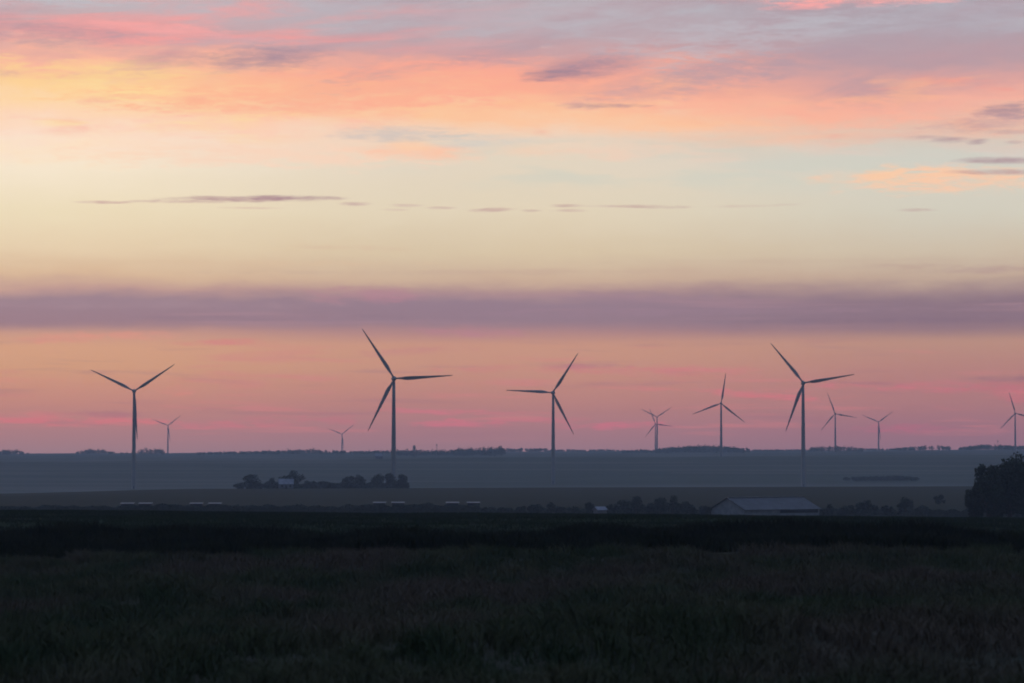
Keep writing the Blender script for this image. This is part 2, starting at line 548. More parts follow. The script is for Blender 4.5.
SHED = [(127.5, 502.6, 'leftmost pale-roofed low shed behind the left hedge'),
        (145.5, 502.6, 'pale-roofed low shed, right one of the leftmost pair'),
        (196.5, 502.6, 'pale-roofed low shed, left one of the second pair from the left'),
        (215, 502.6, 'pale-roofed low shed, right one of the second pair from the left'),
        (379.5, 501.8, 'pale-roofed low shed, left one of the pair below the tallest front turbine'),
        (398, 501.8, 'pale-roofed low shed, right one of the pair below the tallest front turbine'),
        (452.5, 501.8, 'pale-roofed low shed, left one of the pair beside the bush row'),
        (473.5, 501.8, 'rightmost pale-roofed low shed, nearest the bush row')]
proto = shed_proto()
for i, (px, top, lab) in enumerate(SHED):
    o = proto if i == 0 else copy_tree(proto)
    p = at(px, top, 1024)
    gz = ground(p.x, 1024)
    o.location = (p.x, 1024, p.z - 2.84)
    o.rotation_euler = (0, 0, .05 * math.sin(px))
    tag(o, lab, 'shed', 'pale-roofed sheds behind the hedge')


# ------------------------------------------------------------------ the barn
def build_barn():
    D = 1000.0
    p0 = at(745, 516.2, D)              # near corner, where gable meets the long wall
    gz = ground(p0.x, D)
    th = R(33)
    L_, W_ = 33.5, 20.0
    eav = at(745, 509.8, D).z - gz
    rid = at(728, 497.9, D + 12).z - gz
    root = empty('barn', (p0.x, D, gz), th)
    tag(root, 'long low pale barn with a grey sheet roof behind the dark crop field', 'barn')
    bm = bmesh.new()                    # local: x along the long wall, -y faces the camera; gable on x = 0
    prof = [(0, -.6), (0, eav), (W_ / 2, rid - .25), (W_, eav), (W_, -.6)]
    a = [bm.verts.new((.02, y, z)) for y, z in prof]; b_ = [bm.verts.new((L_ - .02, y, z)) for y, z in prof]
    bm.faces.new(a); bm.faces.new(b_)
    for i in range(5): bm.faces.new((a[i], a[(i + 1) % 5], b_[(i + 1) % 5], b_[i]))
    mesh_bm('wall', bm, M['barn_wall'], root)
    bm = bmesh.new()
    for s in (0, 1):
        y0 = -.6 if s == 0 else W_ + .6
        z0 = eav - .6 * (rid - eav) / (W_ / 2)
        q = [(-.5, y0, z0 + .05), (L_ + .5, y0, z0 + .05), (L_ + .5, W_ / 2, rid), (-.5, W_ / 2, rid)]
        lo = [bm.verts.new(v) for v in q]; hi = [bm.verts.new((v[0], v[1], v[2] + .14)) for v in q]
        bm.faces.new(lo); bm.faces.new(hi)
        for i in range(4): bm.faces.new((lo[i], lo[(i + 1) % 4], hi[(i + 1) % 4], hi[i]))
    roof = mesh_bm('roof', bm, M['barn_roof'], root)
    bm = bmesh.new(); bx(bm, -.5, L_ + .5, W_ / 2 - .45, W_ / 2 + .45, rid + .1, rid + .34)
    mesh_bm('ridge_cap', bm, M['pale_sheet'], roof)
    bm = bmesh.new(); bx(bm, L_ * .47, L_ - .6, -.06, .1, eav - 1.35, eav - .15)
    mesh_bm('open_side_shade', bm, M['barn_dark'], root)  # dark slab on the solid wall; its colour stands for shade inside the opening
    bm = bmesh.new(); bx(bm, -.05, .1, W_ * .36, W_ * .64, -.4, eav * .92)
    mesh_bm('door', bm, M['barn_wall'], root)


build_barn()


def house(name, px, base, D, w, d, eav, rid, rz, label, wall='render', roof='tile', cat='house', win=True):
    p = at(px, base, D)
    gz = min(p.z, ground(p.x, D) + .3)
    gz = ground(p.x, D)
    root = empty(name, (p.x, D, gz), rz)
    tag(root, label, cat)
    bm = bmesh.new()
    prof = [(-d / 2, -.8), (-d / 2, eav), (0, rid - .15), (d / 2, eav), (d / 2, -.8)]
    a = [bm.verts.new((-w / 2, y, z)) for y, z in prof]; b_ = [bm.verts.new((w / 2, y, z)) for y, z in prof]
    bm.faces.new(a); bm.faces.new(b_)
    for i in range(5): bm.faces.new((a[i], a[(i + 1) % 5], b_[(i + 1) % 5], b_[i]))
    mesh_bm('wall', bm, M[wall], root)
    bm = bmesh.new()
    for s in (-1, 1):
        q = [(-w / 2 - .3, s * (d / 2 + .4), eav - .2), (w / 2 + .3, s * (d / 2 + .4), eav - .2), (w / 2 + .3, 0, rid), (-w / 2 - .3, 0, rid)]
        lo = [bm.verts.new(v) for v in q]; hi = [bm.verts.new((v[0], v[1], v[2] + .16)) for v in q]
        bm.faces.new(lo); bm.faces.new(hi)
        for i in range(4): bm.faces.new((lo[i], lo[(i + 1) % 4], hi[(i + 1) % 4], hi[i]))
    rf = mesh_bm('roof', bm, M[roof], root)
    if win:
        bm = bmesh.new(); bx(bm, w / 2 - 1.3, w / 2 - .6, -.35, .35, rid - .6, rid + 1.0); mesh_bm('chimney', bm, M['tile'], rf)
        for xx in (-w * .28, w * .28):
            bm = bmesh.new(); bx(bm, xx - .5, xx + .5, -d / 2 - .05, -d / 2 + .1, eav * .35, eav * .8); mesh_bm('window', bm, M['glass'], root)
        bm = bmesh.new(); bx(bm, -.5, .5, -d / 2 - .06, -d / 2 + .1, -.1, 2.0); mesh_bm('door', bm, M['dark_board'], root)
    return root


house('farmhouse', 286, 490, 1622, 8.2, 6.5, 2.6, 5.4, .12, 'small pale farmhouse among the dark trees below the tallest front turbine')
house('shed', 600, 514, 1016, 3.6, 4, 2.4, 3.4, .4, 'small pale shed half hidden between dark bushes left of the barn', cat='shed', win=False)
house('farmhouse', 379, 454, 3350, 9, 7, 3.6, 6.2, .1, 'tiny pale farmhouse far off on the ridge beside the tallest front tower')

# trees round the farmhouse
FARM = [(240, 482, 17, 'low bush at the left end of the farmhouse trees'),
        (253, 474.5, 27, 'broad rounded tree at the left end of the farmhouse trees'),
        (272, 478, 16, 'small tree between the broad left tree and the farmhouse tree'),
        (291, 470.3, 26, 'tall tree right behind the small pale farmhouse'),
        (309, 480.5, 18, 'low tree just right of the pale farmhouse'),
        (324, 481.5, 20, 'low wide bush in the middle of the farmhouse tree row'),
        (338, 482, 16, 'low bush left of the right-hand tree clump'),
        (348, 473.5, 12, 'slim tree at the left of the right-hand tree clump'),
        (359, 471.5, 15, 'upright tree second in the right-hand tree clump'),
        (377, 471, 17, 'tallest tree of the right-hand clump, left of the turbine tower'),
        (391, 473, 18, 'rounded tree straight below the tallest front turbine tower'),
        (403, 472.3, 15, 'rounded tree at the right end of the farmhouse trees')]
for px, top, w, lab in FARM:
    tree('field_bush' if top > 478.5 else 'farm_tree', px, top, w, 1634 + (px * 5 % 31), lab, 'bush' if top > 478.5 else 'tree', 'trees around the farmhouse',
         mat='hedge_leaf', leaves=int(75 * w), base_frac=.0, lobes=9)


# ------------------------------------------------------------------ distant woods, each one mass
def wood(x0, x1, top, D, label, depth=60, dens=1.0, prof=None, mat='wood_far'):
    top -= 1.1
    a, b_ = at(x0, top, D), at(x1, top, D)
    r = np.random.default_rng(int(abs(x0) * 17 + D))
    wid = b_.x - a.x
    mid = (a.x + b_.x) / 2
    gz = ground(mid, D)
    nt_ = max(5, int(wid / 7 * depth / 14 * dens))
    Ps = []
    for _ in range(nt_):
        tx, ty = r.uniform(-wid / 2, wid / 2), r.uniform(-depth / 2, depth / 2)
        g0 = ground(mid + tx, D + ty)
        u = tx / wid + .5
        tz = a.z + (0 if prof is None else -np.interp(u, [q[0] for q in prof], [q[1] for q in prof]) / F * D)
        h = max(2.5, (tz - g0) * r.uniform(.9, 1.22))
        rw = r.uniform(.35, .6) * max(h, 5)
        n = int(46 * dens) + 14
        P = crown_points(n, rw, rw, h * .05, h, 4, r)
        Ps.append(P + np.array([tx, ty, g0 - gz]))
    P = np.concatenate(Ps)
    V, Q = leaf_quads(P, D / F * .5, r)
    o = mesh_np('distant_wood', V, Q, M[mat])
    o.location = (mid, D, gz)
    tag(o, label, 'wood', 'distant woods on the horizon', 'stuff')


wood(-8, 27, 451, 5600, 'far hazy wood on the horizon at the left edge', prof=((0, 0), (.7, 0), (.85, 1.5), (1, 2.5)))
wood(77, 114, 450.6, 6000, 'low hazy wood on the horizon left of the leftmost turbine', prof=((0, 2.5), (.25, .3), (.7, 0), (1, 2.6)))
wood(121, 134, 453.2, 5800, 'very small hazy copse touching the leftmost turbine tower', depth=30)
wood(140, 163, 449.6, 5500, 'flat-topped hazy wood between the two left turbines', prof=((0, 1.5), (.3, 0), (.9, 0), (1, .7)))
wood(195, 262, 452.0, 5400, 'thin hazy wood on the horizon right of the small left turbine', prof=((0, 1.6), (.5, .5), (1, 0)))
wood(262, 322, 449.8, 5300, 'hazy wood with one taller crown left of the second small turbine', prof=((0, 1.8), (.5, .9), (.78, .6), (.85, -.8), (.92, .8), (1, 1.2)))
wood(322, 396, 451.0, 5200, 'hazy wood on the horizon behind the second small turbine', prof=((0, .5), (.5, .8), (1, 0)))
wood(397, 457, 451.0, 4700, 'darker wood below the two small horizon towers', dens=1.2, depth=80)
wood(455, 503, 448.6, 4500, 'darkest horizon wood with a sharp right end', dens=1.6, depth=90, prof=((0, 1.2), (.3, .4), (1, 0)))
wood(503, 548, 449.5, 6200, 'pale hazy wood just right of the darkest wood')
wood(548, 625, 450.4, 6300, 'pale hazy wood behind the middle front turbine', prof=((0, .8), (.25, 0), (.5, .9), (.7, 0), (1, 1)))
wood(622, 660, 450.6, 5200, 'hazy wood at the foot of the overlapping turbine pair', prof=((0, 1), (.5, 0), (1, .5)))
wood(655, 742, 446.4, 5000, 'rounded wooded rise behind the mid-sized turbine', dens=1.3, depth=120, prof=((0, 4), (.2, 2.0), (.42, 0), (.6, .4), (.85, 1.2), (1, 3.2)))
wood(741, 751, 449.0, 5200, 'single small hazy copse right of the wooded rise', depth=24, dens=1.6)
wood(752, 806, 450.6, 5800, 'thin hazy wood left of the right front turbine')
wood(806, 862, 447.3, 5150, 'hazy wood behind the right front turbine and its smaller neighbour', prof=((0, 2), (.2, .4), (.5, 0), (.75, .3), (1, 2)))
wood(862, 898, 449.8, 6200, 'thin hazy wood at the foot of the small right turbine')
wood(896, 951, 446.6, 5600, 'hazy wood with a smooth rising top right of the small turbine', prof=((0, 2.8), (.4, .8), (.8, 0), (.93, .2), (1, 2.6)))
wood(962, 1034, 445.4, 5400, 'hazy wooded rise above the big right trees', dens=1.2, depth=110, prof=((0, 3), (.2, .6), (.35, 0), (.6, 1.2), (1, 2)))
wood(846, 918, 477.2, 2475, 'low dark thicket in the misty valley left of the big right trees', depth=40, dens=4, prof=((0, 1.6), (.3, .3), (.7, 0), (1, 1)))


# ------------------------------------------------------------------ little towers on the horizon
def tower_thing(name, px, top, D, label, cat, kind):
    p = at(px, top, D); gz = ground(p.x, D); h = p.z - gz
    root = empty(name, (p.x, D, gz)); tag(root, label, cat)
    bm = bmesh.new()
    X, Y = Vector((1, 0, 0)), Vector((0, 1, 0))
    if kind == 'water':
        rings(bm, [(Vector((0, 0, z)), X * r_, Y * r_) for z, r_ in ((-1, 1.7), (h * .5, 1.35), (h * .66, 1.3))])
        mesh_bm('shaft', bm, M['concrete'], root, True)
        bm = bmesh.new()
        rings(bm, [(Vector((0, 0, z)), X * r_, Y * r_) for z, r_ in ((h * .64, 1.3), (h * .76, 2.1), (h * .95, 2.1), (h, .9))])
        mesh_bm('tank', bm, M['concrete'], root, True)
    else:
        rings(bm, [(Vector((0, 0, z)), X * r_, Y * r_) for z, r_ in ((-1, .5), (h * .88, .28), (h, .1))], 8)
        mesh_bm('pole', bm, M['concrete'], root, True)
        bm = bmesh.new()
        rings(bm, [(Vector((0, 0, z)), X * r_, Y * r_) for z, r_ in ((h * .82, .4), (h * .85, 1.1), (h * .94, 1.1), (h * .97, .3))], 10)
        mesh_bm('antenna_drum', bm, M['concrete'], root, True)


tower_thing('water_tower', 414.3, 445.2, 4300, 'small stubby water tower above the dark horizon wood', 'water tower', 'water')
tower_thing('radio_mast', 436.7, 443.6, 4600, 'thin mast with a small head right of the water tower', 'mast', 'mast')
tower_thing('radio_mast', 997.8, 439.8, 5200, 'faint thin mast on the wooded rise near the right edge', 'mast', 'mast')


# ------------------------------------------------------------------ wind turbines
ROT_R, HUB_H = 41.0, 85.0


def blade_mesh():
    """a blade along +Z, its broad side towards -Y, narrow root, widest at a quarter, fine tip"""
    bm = bmesh.new()
    st = [(1.0, .62, .62, 0, 0), (3.0, .6, .58, 0, 0), (5.0, .85, .5, .05, .55), (7.5, 1.28, .42, .22, .42), (10.0, 1.42, .36, .3, .32),
          (14, 1.26, .30, .26, .22), (20, 1.0, .23, .2, .14), (27, .74, .17, .14, .08), (34, .5, .11, .08, .04), (38.5, .33, .07, .04, .01), (40.4, .19, .04, .02, 0), (41.0, .06, .02, 0, 0)]
    n = 12
    loops = []
    for z, c, t, off, tw in st:
        lp = []
        for i in range(n):
            a = math.tau * i / n
            x = c * math.cos(a); y = t * math.sin(a) * (1 if z < 4 else (.55 + .45 * math.cos(a)))
            x += off
            xr, yr = x * math.cos(tw) - y * math.sin(tw), x * math.sin(tw) + y * math.cos(tw)
            lp.append(bm.verts.new((xr, yr - z * z * .0006, z)))
        loops.append(lp)
    for a, b_ in zip(loops, loops[1:]):
        for i in range(n):
            bm.faces.new((a[i], a[(i + 1) % n], b_[(i + 1) % n], b_[i]))
    bm.faces.new(loops[0]); bm.faces.new(loops[-1])
    return bm


X_, Y_, Z_ = Vector((1, 0, 0)), Vector((0, 1, 0)), Vector((0, 0, 1))
HUB_Y = -3.6                    # rotor plane stands in front of the tower


def make_turbine():
    root = empty('wind_turbine', (0, 0, 0))
    bm = bmesh.new()
    tz = HUB_H - 1.7
    rings(bm, [(Vector((0, 0, z)), X_ * r_, Y_ * r_) for z, r_ in
               ((-2, 1.95), (0, 1.95), (14, 1.8), (30, 1.62), (50, 1.42), (68, 1.22), (tz, 1.05))], 24)
    mesh_bm('tower', bm, M['turbine'], root, True)
    bm = bmesh.new(); bx(bm, -.45, .45, -2.03, -1.8, .4, 2.6)
    for c in root.children: pass
    mesh_bm('tower_door', bm, M['dark_board'], root)
    bm = bmesh.new()            # egg-shaped nacelle behind the hub
    rings(bm, [(Vector((0, y, HUB_H)), X_ * r_, Z_ * r_ * 1.05) for y, r_ in
               ((-2.2, 1.55), (-1.2, 1.72), (.6, 1.72), (2.6, 1.5), (4.2, 1.1), (5.2, .6), (5.5, .15))], 20)
    nac = mesh_bm('nacelle', bm, M['turbine'], root, True)
    bm = bmesh.new(); tube(bm, [Vector((0, 3.2, HUB_H + 1.2)), Vector((0, 3.2, HUB_H + 2.9))], [.07, .05], 6)
    bx(bm, -.4, .4, 3.15, 3.25, HUB_H + 2.6, HUB_H + 2.72)
    mesh_bm('wind_vane', bm, M['turbine'], nac)
    bm = bmesh.new()            # spinner
    rings(bm, [(Vector((0, y, HUB_H)), X_ * r_, Z_ * r_) for y, r_ in
               ((-5.6, .15), (-5.2, .75), (-4.4, 1.25), (-3.4, 1.5), (-2.25, 1.5))], 20)
    mesh_bm('hub', bm, M['turbine'], root, True)
    for k in range(3):
        if k == 0:
            b_ = mesh_bm('blade', blade_mesh(), M['blade'], root, True); first = b_
        else:
            b_ = first.copy(); COL.objects.link(b_); b_.parent = root
        b_.location = (0, HUB_Y, HUB_H)
    return root


# hub x, hub y, rotor radius in picture units, angle of one blade (deg from right, anticlockwise), label
TURB = [
    (393.8, 377.8, 59.2, 123.3, 'tallest and nearest wind turbine, one blade level to the right'),
    (133.7, 390.4, 48.5, 34.0, 'large dark wind turbine nearest the left edge, two blades in a wide V'),
    (552.2, 391.9, 47.2, 57.0, 'large dark wind turbine in the middle, one blade level to the left'),
    (803.0, 382.2, 51.8, 129.6, 'large dark wind turbine right of the middle, blade steeply up to the left'),
    (720.6, 402.6, 30.8, 81.0, 'mid-sized wind turbine left of the right large one, one blade almost upright'),
    (834.5, 413.0, 22.2, 109.8, 'small wind turbine just right of the large right one, blade up left'),
    (1014.8, 412.6, 22.4, 106.0, 'small wind turbine at the right edge above the big trees'),
    (878.0, 421.3, 18.0, 36.5, 'small wind turbine with a V of blades right of the barn'),
    (656.4, 416.2, 18.0, 33.5, 'upper hub of the overlapping turbine pair, blades in a V'),
    (655.0, 423.2, 17.2, 112.0, 'lower hub of the overlapping turbine pair, one blade level to the right'),
    (167.5, 424.8, 16.4, 38.5, 'small hazy wind turbine right of the large left one'),
    (341.4, 433.4, 15.6, 38.5, 'smallest hazy wind turbine, left of the tallest one'),
]
proto = make_turbine()
for i, (hx, hy, rp, ang, lab) in enumerate(TURB):
    o = proto if i == 0 else copy_tree(proto)
    D = ROT_R * F / rp
    hub = at(hx + .5, hy + .7, D)
    yaw = R(7) * math.sin(i * 2.1 + 1)
    face = math.atan2(-hub.x, hub.y) + yaw        # rotor roughly towards the viewer, all into the same wind
    c = Vector((math.sin(face) * -HUB_Y, -math.cos(face) * -HUB_Y, 0))
    bx_, by_ = hub.x - c.x, hub.y - c.y
    gz = ground(bx_, by_)
    th = hub.z - gz
    o.location = (bx_, by_, hub.z - HUB_H)
    o.rotation_euler = (0, 0, face)
    tag(o, lab, 'wind turbine', 'wind turbines across the valley')
    k = 0
    for ch in o.children:
        nm = ch.name.split('.')[0]
        if nm == 'blade':
            a = R(ang + 120 * k) - math.pi / 2    # turn in the rotor plane
            ch.rotation_euler = (0, -a, 0); k += 1
        elif nm == 'tower':
            s = (th - 1.7) / (HUB_H - 1.7)
            ch.scale = (1, 1, s); ch.location = (0, 0, HUB_H - th)
        elif nm == 'tower_door':
            ch.location = (0, 0, HUB_H - th)


# ------------------------------------------------------------------ haze: one box of even air
HZ_DENS, HZ_COL, HZ_G = 1.42e-4, (.64, .76, .92), .1
bm = bmesh.new()
zmin = min(float(np.min(_TL)), float(np.min(_TR))) - 4
bx(bm, -9700, 9700, -9700, 9700, CZ + zmin - 1, CZ + 120)
m = bpy.data.materials.new('haze_air'); m.use_nodes = True
nt = m.node_tree
nt.nodes.remove(nt.nodes['Principled BSDF'])
pv = nt.nodes.new('ShaderNodeVolumePrincipled')
pv.inputs['Density'].default_value = HZ_DENS
pv.inputs['Color'].default_value = (*HZ_COL, 1)
pv.inputs['Anisotropy'].default_value = HZ_G
nt.links.new(pv.outputs[0], nt.nodes['Material Output'].inputs['Volume'])
hz = mesh_bm('haze', bm, m)
tag(hz, 'thin blue evening haze lying over the whole plain', 'haze', kind='stuff')


# ------------------------------------------------------------------ sky: the evening dome with its clouds
w = bpy.data.worlds.new('World'); sc.world = w; w.use_nodes = True
nt = w.node_tree
for n in list(nt.nodes): nt.nodes.remove(n)
N, L = nt.nodes.new, nt.links.new


def setin(n, i, v):
    if v is None: return
    if hasattr(v, 'is_output'): L(v, n.inputs[i])
    elif isinstance(v, tuple) and len(v) == 3 and n.inputs[i].type == 'RGBA': n.inputs[i].default_value = (*v, 1)
    else: n.inputs[i].default_value = v


def mt(op, a, b=None, c=None):
    n = N('ShaderNodeMath'); n.operation = op
    for i, v in enumerate((a, b, c)): setin(n, i, v)
    return n.outputs[0]


add = lambda a, b: mt('ADD', a, b)
sub = lambda a, b: mt('SUBTRACT', a, b)
mul = lambda a, b: mt('MULTIPLY', a, b)


def sstep(lo, hi, x):
    n = N('ShaderNodeMapRange'); n.interpolation_type = 'SMOOTHSTEP'
    inv = lo > hi
    n.inputs['From Min'].default_value, n.inputs['From Max'].default_value = (hi, lo) if inv else (lo, hi)
    n.inputs['To Min'].default_value, n.inputs['To Max'].default_value = (1, 0) if inv else (0, 1)
    L(x, n.inputs['Value']); return n.outputs[0]


def cmix(f, a, b, blend='MIX'):
    n = N('ShaderNodeMix'); n.data_type = 'RGBA'; n.blend_type = blend; n.clamp_factor = True
    setin(n, 0, f)
    for k, v in ((6, a), (7, b)):
        if isinstance(v, tuple): n.inputs[k].default_value = (*v[:3], 1)
        else: L(v, n.inputs[k])
    return n.outputs[2]


def vec(x, y, z=0.0):
    n = N('ShaderNodeCombineXYZ'); setin(n, 0, x); setin(n, 1, y); setin(n, 2, z); return n.outputs[0]


def noise(sx, sy, seed, detail=5, rough=.55, dist=0.0, X=None, Y=None):
    v = vec(mul(X if X is not None else AZ, sx), mul(Y if Y is not None else EL, sy), seed)
    n = N('ShaderNodeTexNoise'); n.inputs['Scale'].default_value = 1; n.inputs['Detail'].default_value = detail
    n.inputs['Roughness'].default_value = rough; n.inputs['Distortion'].default_value = dist
    L(v, n.inputs['Vector']); return n.outputs['Fac']


tc = N('ShaderNodeTexCoord'); sp = N('ShaderNodeSeparateXYZ'); L(tc.outputs['Generated'], sp.inputs[0])
# sky coordinates in units of 1/F radian: AZ to the right of due west, EL counted downwards from 450 on the horizon
AZ = mul(mt('ARCTAN2', sp.outputs['X'], sp.outputs['Y']), F)
ELV = mt('ARCSINE', sp.outputs['Z'])
EL = sub(450.0, mul(ELV, F))
XX = add(AZ, 512.0)

sky = N('ShaderNodeTexSky'); sky.sky_type = 'NISHITA'; sky.sun_disc = False
SUN_EL, SUN_AZ = R(1.2), R(-9)
sky.sun_elevation, sky.sun_rotation = SUN_EL, SUN_AZ
sky.air_density, sky.dust_density, sky.ozone_density = 1.0, 1.5, 1.5
NISH = .075
dusk = N('ShaderNodeMix'); dusk.data_type = 'RGBA'; dusk.blend_type = 'MULTIPLY'
dusk.inputs[0].default_value = 1
L(sky.outputs[0], dusk.inputs[6]); dusk.inputs[7].default_value = (NISH, NISH, NISH, 1)


def ramp(stops, fac, lo, hi):
    n = N('ShaderNodeValToRGB'); e = n.color_ramp.elements
    n.color_ramp.interpolation = 'LINEAR'
    stops = sorted(stops)
    for i, (p, c) in enumerate(stops):
        q = e[i] if i < 2 else e.new((p - lo) / (hi - lo))
        q.position = (p - lo) / (hi - lo); q.color = srgb(*c)
    mr = N('ShaderNodeMapRange'); mr.inputs['From Min'].default_value, mr.inputs['From Max'].default_value = lo, hi
    L(fac, mr.inputs['Value']); L(mr.outputs[0], n.inputs['Fac'])
    return n.outputs['Color']


# wisps: the layers of cloud are drawn out by wind and fray at their edges
w1 = sub(noise(.0042, .020, 1.3, 6, .58), .5)
w2 = sub(noise(.016, .060, 8.1, 6, .6, .4), .5)
hi_part = sstep(205, 110, EL)
rise = mul(mul(sstep(420, 1100, XX), hi_part), sub(XX, 640.0))
WARP = add(mul(add(mul(w1, 70.0), mul(w2, 26.0)), hi_part), mul(mul(sub(add(mul(w1, 22.0), mul(w2, 14.0)), 2.0), sstep(345, 312, EL)), sub(1.0, hi_part)))
Y2 = add(EL, WARP)

LEFT = [(-560, (84, 94, 118)), (-300, (112, 116, 136)), (-120, (166, 164, 174)), (-20, (188, 186, 193)), (14, (198, 178, 182)), (40, (206, 162, 164)), (64, (250, 184, 160)), (84, (255, 207, 156)), (104, (255, 216, 170)),
        (124, (254, 216, 186)), (142, (253, 224, 202)), (166, (247, 231, 206)), (210, (238, 221, 188)), (250, (231, 207, 174)), (275, (219, 186, 155)), (289, (196, 158, 148)), (301, (160, 134, 144)),
        (323, (160, 130, 139)), (334, (204, 156, 138)), (348, (214, 163, 134)), (368, (211, 160, 131)), (385, (205, 150, 131)), (405, (197, 142, 132)), (430, (177, 134, 136)), (455, (160, 132, 140))]
MIDD = [(-560, (84, 94, 118)), (-300, (110, 114, 134)), (-120, (158, 158, 170)), (-20, (182, 176, 184)), (24, (190, 172, 179)), (54, (204, 162, 164)), (74, (248, 172, 152)), (94, (253, 180, 150)), (114, (252, 200, 162)),
        (138, (243, 212, 188)), (162, (228, 214, 194)), (210, (227, 212, 186)), (250, (217, 197, 168)), (278, (203, 174, 153)), (290, (178, 146, 145)), (301, (153, 129, 142)),
        (321, (153, 128, 140)), (332, (178, 137, 137)), (345, (202, 152, 133)), (366, (200, 150, 132)), (385, (194, 142, 131)), (405, (186, 136, 132)), (430, (169, 129, 135)), (455, (153, 127, 138))]
RGHT = [(-560, (80, 92, 116)), (-300, (104, 110, 132)), (-120, (150, 152, 166)), (-20, (172, 168, 178)), (30, (176, 163, 173)), (62, (188, 158, 165)), (88, (222, 166, 160)), (110, (244, 178, 160)), (132, (230, 190, 172)),
        (158, (217, 206, 196)), (180, (215, 209, 195)), (212, (212, 206, 190)), (250, (207, 191, 170)), (276, (194, 169, 152)), (289, (164, 139, 140)), (299, (145, 122, 133)),
        (319, (142, 119, 132)), (329, (152, 124, 132)), (342, (188, 146, 132)), (368, (184, 136, 130)), (385, (180, 131, 130)), (405, (175, 129, 131)), (430, (159, 122, 133)), (455, (146, 121, 135))]
cL, cM, cR = (ramp(s, Y2, -560, 460) for s in (LEFT, MIDD, RGHT))
west = cmix(sstep(40, 470, XX), cL, cM)
west = cmix(sstep(520, 980, XX), west, cR)

# veil of higher cloud: mauve shaded streaks over the lit layer, blue-grey gaps above
shear = add(EL, mul(AZ, .22))
v1 = noise(.0055, .030, 4.7, 6, .6, .3, Y=shear)
v2 = noise(.010, .055, 14.2, 6, .62, .3, Y=add(EL, mul(AZ, .06)))
top_zone = mul(sstep(118, 66, Y2), sstep(-400, -60, EL))
west = cmix(mul(mul(sstep(.44, .70, v1), top_zone), .55), west, srgb(180, 152, 162))
west = cmix(mul(mul(sstep(.48, .72, v2), mul(sstep(64, 20, EL), sstep(-300, -60, EL))), .6), west, srgb(186, 188, 196))
v3 = noise(.0046, .040, 21.4, 6, .6, .4, Y=add(EL, mul(AZ, .05)))
west = cmix(mul(mul(sstep(.46, .70, v3), mul(sstep(92, 40, EL), sstep(-200, -20, EL))), mul(sstep(640, 250, XX), .75)), west, srgb(246, 160, 156))
# bright creases in the lit layer
v4 = noise(.009, .050, 31.0, 6, .6, .3)
lit = mul(sstep(70, 88, Y2), sstep(150, 118, Y2))
west = cmix(mul(mul(sstep(.5, .66, v4), lit), .55), west, cmix(sstep(80, 620, XX), srgb(255, 226, 160), srgb(253, 186, 150)))
v5 = noise(.008, .045, 41.0, 6, .6, .3)
west = cmix(mul(mul(sstep(.54, .7, v5), lit), .5), west, srgb(240, 152, 142))
# pale blue-green clear strip under the lit layer, left of centre and right
v6 = noise(.006, .04, 47.0, 5, .55)
west = cmix(mul(mul(sstep(128, 150, EL), sstep(205, 172, EL)), mul(mul(sstep(.42, .6, v6), sstep(330, 620, XX)), .55)), west, srgb(204, 208, 196))

# single clouds: (x, y, half width, half height, colour, strength, fray, tilt)
fr1 = sub(noise(.022, .12, 61.0, 6, .62, .5), .5)
fr2 = sub(noise(.060, .34, 67.0, 6, .65, .6), .5)
FRAY = add(mul(fr1, 3.2), mul(fr2, 2.2))


def cloud(col, x, y, a, b, c, k=.9, fray=1.0, tilt=0.0, soft=1.5):
    a, b = a * 1.22, b * 1.3
    if y > 332: k = min(.9, k * 1.1)
    ux = mt('MULTIPLY_ADD', XX, 1 / a, -x / a)
    if tilt:
        uy = mt('MULTIPLY_ADD', EL, 1 / b, mt('MULTIPLY_ADD', XX, tilt / b, -(y + tilt * x) / b))
    else:
        uy = mt('MULTIPLY_ADD', EL, 1 / b, -y / b)
    q = mt('MULTIPLY_ADD', uy, uy, mul(ux, ux))
    q = mt('MULTIPLY_ADD', FRAY, -fray, q)
    n = N('ShaderNodeMapRange'); n.interpolation_type = 'SMOOTHSTEP'
    n.inputs['From Min'].default_value, n.inputs['From Max'].default_value = 1 - soft, 1
    n.inputs['To Min'].default_value, n.inputs['To Max'].default_value = k, 0
    L(q, n.inputs['Value'])
    return cmix(n.outputs[0], col, srgb(*c))


